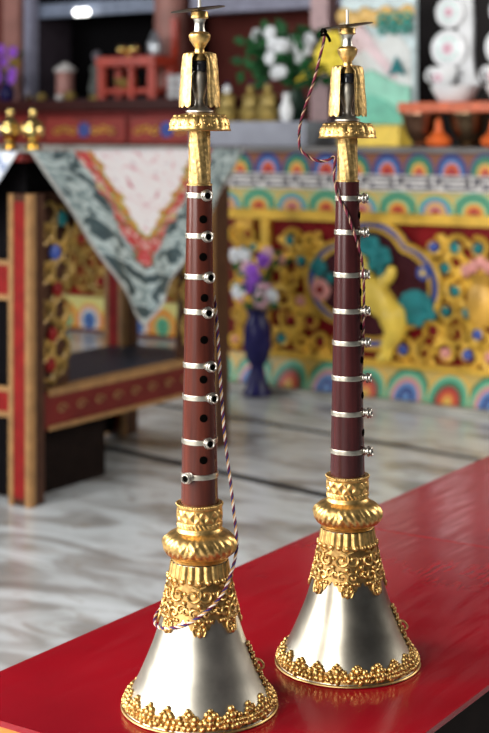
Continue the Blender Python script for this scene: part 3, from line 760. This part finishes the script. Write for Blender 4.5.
MB().lathe([(.004, -.045), (.019, -.04), (.019, .04), (.004, .045)], 16, tilt=Matrix.Translation((-4.99, 5.985, 1.622)) @ Matrix.Rotation(PI/2, 4, 'Y')).build('glint_tube', lm, lamp, 40)
b = MB(); b.box(-5.02, -4.96, 6.0, 6.0195, 1.608, 1.638); b.build('glint_mount', white_p, lamp, 0)

def simple(name, label, cat, parts, group=None, loc=None):
    r = thing(name, label, cat, loc, 0, group)
    for n, mb, m in parts: mb.build(n, m, r, 50)
    return r
# red stand with offering on top
rs = thing('red_stand', 'small open red wooden stand on the cabinet top at upper left', 'stand', (-4.55, 5.80, Z1))
b = MB(); b.box(-4.68, -4.315, 5.72, 5.90, 1.315, 1.365); b.build('stand_top', red_wood, rs, 0, .004)
b = MB(); b.box(-4.65, -4.345, 5.74, 5.88, Z1+.03, Z1+.055); b.build('stand_shelf', red_wood, rs, 0, .003)
for x in (-4.675, -4.48, -4.36):
    for y in (5.725, 5.865):
        if x == -4.48 and y > 5.8: continue
        b = MB(); b.box(x, x+(.03 if x == -4.48 else .042), y, y+.03, Z1, 1.3145); b.build('stand_post', red_wood, rs, 0, .003)
b = MB(); b.box(-4.35, -4.317, 5.905, 5.93, Z1, 1.56); b.build('back_post', red_wood, rs, 0)
simple('gilt_vajra', 'small gilt twin-lobed ornament lying on top of the red stand', 'ornament', [
    ('lobe', MB().ball((-4.575, 5.80, 1.402), .030, 12, 8, sz=.75), brass), ('lobe', MB().ball((-4.500, 5.80, 1.402), .030, 12, 8, sz=.75), brass),
    ('foot', MB().lathe([(.028, 1.3655), (.012, 1.376), (.012, 1.392), (.02, 1.40)], 16, (-4.537, 5.80, 0)), brass)], loc=(-4.537, 5.80, 1.3655))
simple('metal_jar', 'silvery covered jar standing at the right end of the red stand top', 'jar', [
    ('jar_body', MB().lathe([(.030, 0), (.038, .02), (.036, .07), (.022, .09)], 18, (-4.37, 5.80, 1.3655)), mat('jar_silver', (.45, .47, .50), .35, .8)),
    ('jar_lid', MB().lathe([(.024, .0905), (.018, .11), (.006, .125)], 16, (-4.37, 5.80, 1.3655)), mat('lid_silver', (.45, .47, .50), .35, .8))], loc=(-4.37, 5.80, 1.3655))
simple('brass_bowl', 'greenish brass bowl of offerings inside the red stand', 'bowl', [
    ('bowl', MB().lathe([(.030, 0), (.05, .02), (.062, .05), (.058, .05), (.045, .02), (.02, .012)], 20, (-4.557, 5.81, Z1+.0555)), gilt_blur)], loc=(-4.557, 5.81, Z1+.0555))
simple('prayer_drum', 'pinkish ribbed cylinder with a white cap, on the cabinet before the dark case', 'drum', [
    ('drum_body', MB().lathe([(.052, 0), (.046, .012), (.046, .05), (.049, .055), (.046, .06), (.046, .14), (.051, .15)], 24, (-4.98, 5.84, Z1)), mat('drum_pink', (.42, .20, .17), .5)),
    ('drum_cap', MB().lathe([(.055, .1505), (.060, .165), (.03, .185), (.008, .20)], 20, (-4.98, 5.84, Z1)), key_white)], loc=(-4.98, 5.84, Z1))
simple('small_statue', 'dim grey statue with pale head beside the red stand', 'statue', [
    ('statue_base', MB().lathe([(.05, 0), (.045, .02), (.03, .03)], 18, (-4.80, 5.88, Z1)), gilt_blur),
    ('statue_body', MB().lathe([(.042, .031), (.045, .07), (.03, .13), (.036, .17), (.014, .20)], 18, (-4.80, 5.88, Z1)), mat('statue_grey', (.10, .11, .10), .5)),
    ('statue_head', MB().ball((-4.80, 5.88, Z1+.228), .026, 14, 10, sz=1.2), key_grey)], loc=(-4.80, 5.88, Z1))
for k, (x, y, s_, m) in enumerate(((-5.09, 5.78, .030, gilt_blur), (-4.88, 5.76, .034, gilt_blur), (-5.17, 5.77, .024, brass), (-4.93, 5.74, .024, key_white))):
    lab = ('small gilt offering bowl left of the pinkish cylinder', 'small gilt offering bowl right of the pinkish cylinder', 'tiny brass offering bowl at the far left of the dark case', 'tiny pale offering bowl in front of the pinkish cylinder')[k]
    simple('offering_bowl', lab, 'bowl', [('bowl', MB().lathe([(s_*.5, 0), (s_*.9, s_*.4), (s_*1.1, s_*.9), (s_*.95, s_*.9), (s_*.6, s_*.35), (s_*.2, s_*.25)], 18, (x, y, Z1)), m), ('offering', MB().ball((x, y, Z1+s_*.85), s_*.85, 12, 8, sz=.7), m)], 'small offering bowls before the dark case', (x, y, Z1))
# painted posts at the left end
simple('painted_post', 'orange and brown painted post at the top left corner', 'post', [('post', MB().box(-5.50, -5.385, 5.93, 6.03, Z1, 2.0), brown_p), ('post_band', MB().box(-5.505, -5.38, 5.925, 5.9299, 1.34, 1.40), altar_gold2)], loc=(-5.44, 5.98, Z1))
simple('lilac_post', 'slim pale lilac post beside the dark glass case at left', 'post', [('post', MB().box(-5.365, -5.315, 5.95, 6.01, Z1, 2.0), beam_l)], loc=(-5.34, 5.98, Z1))
def bouquet(c, R, n, petals, seed, par, flo=.03, sz=1.0, leaves=30, lr=.05):
    rnd = random.Random(seed); L = MB()
    for _ in range(leaves):
        d = Vector((rnd.uniform(-1, 1), rnd.uniform(-.6, .6), rnd.uniform(-1, 1)*sz))
        p = Vector(c) + d*R; q = p + Vector((rnd.uniform(-1, 1), rnd.uniform(-.5, .5), rnd.uniform(-.4, .8))).normalized()*lr
        s_ = (q-p).cross(Vector((0, 1, .2))).normalized()*lr*.3; m_ = (p+q)/2
        L.add([p, m_+s_, q, m_-s_, m_+Vector((0, -.004, .003))], [(0, 1, 4), (1, 2, 4), (2, 3, 4), (3, 0, 4)])
        L.tube([Vector((c[0], c[1], c[2]-R*1.1*sz)), (p*.5 + Vector(c)*.5), p], .003, 4)
    L.build('leaves', leaf_g, par, 0)
    for k in range(n):
        d = Vector((rnd.uniform(-.85, .85), rnd.uniform(-.7, -.1), rnd.uniform(-.7, .95)*sz)); p = Vector(c) + d*R; b = MB()
        for i in range(6):
            a = i*PI/3; b.ball(p + Vector((math.cos(a)*flo*.62, rnd.uniform(-.004, .004), math.sin(a)*flo*.62)), flo*.55, 7, 5, sy=.5)
        b.ball(p + Vector((0, -flo*.3, 0)), flo*.45, 7, 5)
        b.build('flower', petals[k % len(petals)], par, 60)
pv = thing('purple_flowers', 'purple flowers in a small dark vase at the far upper left', 'flowers', (-5.35, 5.80, Z1))
MB().lathe([(.025, 0), (.04, .02), (.045, .05), (.025, .085), (.03, .10)], 18, (-5.35, 5.80, Z1)).build('vase', vase_blue, pv, 40)
bouquet((-5.345, 5.80, 1.335), .085, 8, [purple_p], 4, pv, .028, 1.1, 14, .04)

# column, red strip, lilac beam and pinkish column behind
simple('brown_pink_column', 'brownish pink round column at upper left behind the nearer horn', 'column', [('shaft', MB().lathe([(.085, Z1), (.085, 1.9)], 32, (-4.455, 6.05, 0)), brown_p), ('column_base', MB().lathe([(.10, Z1), (.10, Z1+.03), (.087, Z1+.04)], 32, (-4.455, 6.05, 0)), case_wood)], loc=(-4.455, 6.05, Z1))
for k, x in enumerate((-4.285, -4.225)):
    for j in range(3):
        z = Z1 + j*.0405
        lab = ('bottom', 'middle', 'topmost')[j] + ' white cup of the ' + ('left', 'right')[k] + ' stack at the brownish column foot'
        t = thing('white_cup', lab, 'cup', (x, 5.83, z), 0, 'white cups stacked at the column foot')
        MB().lathe([(.019, 0), (.021, .004), (.027, .022), (.0285, .040), (.0265, .040), (.0235, .020), (.017, .006)], 22, (x, 5.83, z)).build('cup', china, t, 40)
        MB().lathe([(.0283, .028), (.0292, .030), (.0290, .034), (.0285, .036)], 22, (x, 5.83, z), cap=False).build('painted_band', key_grey, t, 40)
b = MB(); b.box(-4.33, -3.10, 6.05, 6.15, 1.585, 1.75); o = b.build('beam', beam_l, None, 0); o['kind'] = 'structure'; o.name = 'trim_3'
simple('pink_pillar', 'pale pink square pillar rising behind the white flowers', 'pillar', [('shaft', MB().box(-3.415, -3.325, 5.70, 5.79, 0, 2.0), pillar_p), ('base_block', MB().box(-3.43, -3.31, 5.685, 5.805, .0, .10), pillar_p)], loc=(-3.37, 5.75, 0))
b = MB(); b.box(-3.20, -1.0, 5.66, 5.72, 0.0, 2.1); o = struct('wall_altar', b, wall_dark, ang=0)

# ------------------------------------------------------------------ things on the near altar
Z2 = .9305
# grey ledge with gilt jars and white flowers
lg = MB(); lg.box(-3.60, -3.03, 5.02, 5.55, Z2, 1.030); o = lg.build('grey_ledge', grey_b, None, 0, .004); tag(o, 'blue-grey stone ledge on the altar end, under the white flowers', 'ledge')
Z3 = 1.0305
sup = MB(); sup.box(-3.58, -3.28, 5.10, 5.5, 0, .9295)
o = sup.build('ledge_plinth', dark_red_wood, None, 0); tag(o, 'dark red plinth carrying the blue-grey ledge beside the altar', 'plinth')
fv = thing('white_flowers', 'white flowers with green leaves in a vase, centre top behind the horns', 'flowers', (-3.22, 5.25, Z3))
MB().lathe([(.035, 0), (.05, .03), (.055, .07), (.035, .12), (.04, .135)], 22, (-3.22, 5.25, Z3)).build('vase', mat('vase_dark_green', (.02, .045, .03), .3), fv, 40)
bouquet((-3.265, 5.25, 1.300), .175, 17, [petal_w], 11, fv, .027, .62, 150, .075)
for j, (x, z) in enumerate(((-2.955, 1.345), (-2.935, 1.255), (-2.99, 1.30))):
    b = MB()
    for i in range(6): a = i*PI/3; b.ball((x + .026*math.cos(a), 5.10, z + .026*math.sin(a)), .024, 8, 6, sy=.5)
    b.tube([(x, 5.12, z), (-3.2, 5.22, 1.2)], .004, 5); b.build('yellow_flower', petal_y, fv, 60)
for k, (x, y, s_) in enumerate(((-3.47, 5.11, 1.0), (-3.365, 5.13, 1.0), (-3.26, 5.10, 1.05))):
    lab = ('gilt seated statue on the grey ledge, left of three', 'gilt seated statue on the grey ledge, middle of three', 'gilt seated statue on the grey ledge, right of three')[k]
    simple('gilt_statue', lab, 'statue', [
        ('lotus_base', MB().lathe([(.046*s_, 0), (.050*s_, .012), (.042*s_, .022), (.046*s_, .03)], 20, (x, y, Z3)), gilt_blur),
        ('figure', MB().lathe([(.046*s_, .0305), (.048*s_, .045), (.034*s_, .058), (.026*s_, .08), (.034*s_, .105), (.012*s_, .118), (.010*s_, .122)], 20, (x, y, Z3), disp=lambda a, z: .006*math.cos(2*a)), gilt_blur),
        ('head', MB().ball((x, y, Z3+.136), .017*s_, 12, 10, sz=1.2), petal_w if k == 0 else gilt_blur),
        ('topknot', MB().ball((x, y, Z3+.160), .007, 8, 6, sz=1.4), vase_blue)], 'gilt statues on the grey ledge', (x, y, Z3))
simple('white_vase', 'small white vase on the ledge below the white flowers', 'vase', [('vase_body', MB().lathe([(.016, 0), (.026, .02), (.028, .05), (.014, .085), (.012, .10), (.018, .115), (.014, .115)], 20, (-3.165, 5.09, Z3)), china)], loc=(-3.165, 5.09, Z3))

# painted panel: butter-sculpture landscape
ps = thing('painted_screen', 'painted relief screen with white mountains over a green hill, behind farther horn', 'screen', (-2.79, 5.15, Z2))
MB().box(-2.92, -2.645, 5.08, 5.22, Z2, 1.0135).build('yellow_base', yellow_p, ps, 0, .004)
MB().box(-2.955, -2.625, 5.175, 5.20, 1.014, 1.58).build('board', mat('screen_pale_blue', (.62, .74, .76), .5), ps, 0)
def px(x, y): return (-2.952 + (x-340)*.004305, 1.521 - (y+10)*.003755)
def relief(name, pts, y0, y1, m): MB().plate([px(*p) for p in pts], y0, y1).build(name, m, ps, 0, .003)
mint = mat('mint_paint', (.30, .66, .50), .5, 0, .15, 14); pinkw = mat('pink_snow', (.80, .62, .64), .5, 0, .1)
relief('mountain', [(341, 88), (341, 40), (350, 30), (358, 42), (372, 28), (384, 36), (392, 26), (404, 34), (412, 46), (414, 88)], 5.165, 5.175, white_p)
relief('pink_ridge', [(346, 45), (360, 14), (372, 30), (383, 48), (400, 70), (396, 78), (378, 58), (366, 44), (356, 50)], 5.157, 5.1649, pinkw)
relief('green_hill', [(341, 124), (341, 95), (352, 82), (364, 70), (374, 66), (388, 74), (402, 82), (414, 84), (414, 124)], 5.145, 5.1565, mint)
relief('green_hill', [(352, 124), (356, 106), (374, 92), (392, 100), (404, 112), (408, 124)], 5.137, 5.1449, mat('mint_dark', (.16, .52, .38), .5))
relief('plant', [(392, 74), (397, 62), (401, 52), (406, 62), (411, 74), (402, 70)], 5.139, 5.1449, teal_p)
b = MB()
for i in range(7):
    x, z = px(345 + i*11, 8 + 4*(i % 2)); b.ball((x, 5.15, z), .034, 10, 8, sy=.5)
b.build('cloud_fringe', mat('cloud_ochre', (.75, .48, .15), .45), ps, 60)
b = MB()
for i in range(6):
    x, z = px(388 + (i % 3)*12, 14 + 11*(i//3)); b.tube([(x + .026*(1-t/9)*math.cos(t), 5.135, z + .026*(1-t/9)*math.sin(t)) for t in [k*.6 for k in range(12)]], .009, 6)
b.build('teal_scroll', mat('teal_bright', (.04, .30, .24), .45), ps, 60)

# bowls, board, white offerings
for k, (x, m, lab) in enumerate(((-2.467, copper, 'dark copper offering bowl under the orange board, left of two'), (-2.272, mat('bowl_bronze', (.24, .17, .10), .3, 1, .25, 20), 'dark bronze offering bowl under the orange board, right of two'), (-2.03, copper, 'copper offering bowl at the far right end of the altar'))):
    r = thing('offering_bowl', lab, 'bowl', (x, 4.92, Z2), 0, 'metal offering bowls on the painted altar')
    MB().lathe([(.040, 0), (.042, .006), (.034, .016), (.052, .04), (.066, .075), (.074, .115), (.078, .120), (.078, .125), (.070, .120), (.060, .07), (.04, .03), (.01, .026)], 36, (x, 4.92, Z2)).build('bowl', m, r, 45)
    MB().lathe([(.079, .1185), (.080, .122), (.079, .1265), (.0775, .124)], 36, (x, 4.92, Z2), cap=False).build('rim', m, r, 45)
for k, x in enumerate((-2.368, -2.152)):
    simple('orange_torma', ('orange dough offering with a pointed top between the two dark bowls', 'orange dough offering at right, partly cut by the picture edge')[k], 'offering', [
        ('dough_base', MB().lathe([(.030, 0), (.045, .012), (.047, .028), (.032, .042), (.020, .055)], 24, (x, 4.86, Z2)), torma_o),
        ('dough_cone', MB().lathe([(.019, .0545), (.012, .08), (.013, .09), (.003, .108)], 20, (x, 4.86, Z2)), torma_o)], 'orange dough offerings', (x, 4.86, Z2))
b = MB(); b.box(-2.525, -1.93, 4.84, 5.02, 1.0575, 1.095); o = b.build('orange_board', board_o, None, 0, .003); tag(o, 'orange-red plank lying across the metal bowls', 'board')
Z4 = 1.0955
mint_i = mat('mint_icing', (.50, .78, .70), .5)
def white_offering(x, side):
    t = thing('white_bowl', 'wide white bowl on the orange plank, ' + side, 'bowl', (x, 4.93, Z4), 0, 'white bowls on the orange plank')
    MB().lathe([(.055, 0), (.062, .004), (.080, .035), (.094, .060), (.088, .060), (.06, .015)], 36, (x, 4.93, Z4)).build('bowl', china, t, 40)
    MB().lathe([(.052, .0), (.056, .0), (.058, .006)], 36, (x, 4.93, Z4), cap=False).build('foot_ring', china, t, 40)
    t = thing('white_cup', 'white cup with painted pink sprig standing in the white bowl, ' + side, 'cup', (x-.035, 4.90, Z4+.0605), 0, 'white cups in the white bowls')
    q = MB(); q.lathe([(.030, .0605), (.042, .075), (.053, .115), (.056, .127), (.050, .125), (.035, .08)], 30, (x-.035, 4.90, Z4)); q.build('cup', china, t, 40)
    q = MB(); q.tube([(x-.086 - .018*math.sin(u), 4.90, Z4+.098 + .022*math.cos(u)) for u in [i*PI/8 for i in range(9)]], .005, 6); q.build('handle', china, t, 60)
    q = MB()
    for i in range(5): q.ball((x-.035+.014*math.cos(i*1.26), 4.852, Z4+.088+.011*math.sin(i*1.26)), .007, 7, 5, sy=.5)
    q.build('painted_sprig', rose_pink, t, 60)
    q = MB(); q.plate([(x-.005, Z4+.062), (x+.085, Z4+.062), (x+.060, Z4+.10), (x+.052, Z4+.18), (x+.056, Z4+.30), (x+.045, Z4+.42), (x-.01, Z4+.42), (x-.005, Z4+.2)], 4.962, 4.985)
    tag(q.build('white_backing_board', china, None, 0, .004), 'narrow white upright board behind the round plates, ' + side, 'board', 'white boards behind the plates')
    for j, (dx, dz, R_) in enumerate(((-.033, .198, .071), (-.028, .332, .058))):
        t = thing('round_plate', ('larger lower', 'smaller upper')[j] + ' round white plate with pink centre, ' + side, 'plate', (x+dx, 4.945, Z4+dz-R_), 0, 'round white plates above the bowls')
        T_ = Matrix.Translation((x+dx, 4.945, Z4+dz)) @ Matrix.Rotation(PI/2, 4, 'X')
        MB().lathe([(R_*.9, -.014), (R_, -.006), (R_, .004), (R_*.9, .010), (R_*.3, .012)], 40, tilt=T_).build('plate', china, t, 40)
        q = MB()
        for i in range(12): a = i*PI/6; q.ball((x+dx+R_*.55*math.cos(a), 4.934, Z4+dz+R_*.55*math.sin(a)), R_*.10, 6, 5, sy=.5)
        q.build('mint_dots', mint_i, t, 60)
        q = MB()
        for i in range(5): a = i*1.257; q.ball((x+dx+R_*.16*math.cos(a), 4.932, Z4+dz+R_*.16*math.sin(a)), R_*.14, 7, 5, sy=.6)
        q.build('pink_rosette', rose_pink, t, 60)
white_offering(-2.335, 'left of the two sets')
white_offering(-2.118, 'cut by right picture edge')

# pink flowers in a dark blue vase at the altar's left end
bv = thing('pink_flowers', 'pink and white flowers in a dark blue vase at the left end of the altar', 'flowers', (-3.0, 4.62, 0))
MB().lathe([(.05, 0.0), (.055, .01), (.045, .03), (.030, .08), (.026, .11)], 24, (-3.0, 4.62, 0)).build('vase_foot', vase_blue, bv, 40)
MB().lathe([(.026, .1101), (.040, .13), (.055, .19), (.050, .26), (.034, .30), (.048, .325), (.04, .325)], 26, (-3.0, 4.62, 0)).build('vase', vase_blue, bv, 40)
bouquet((-3.0, 4.62, .43), .095, 14, [rose_pink, petal_w, purple_p], 21, bv, .026, 1.15, 22, .05)
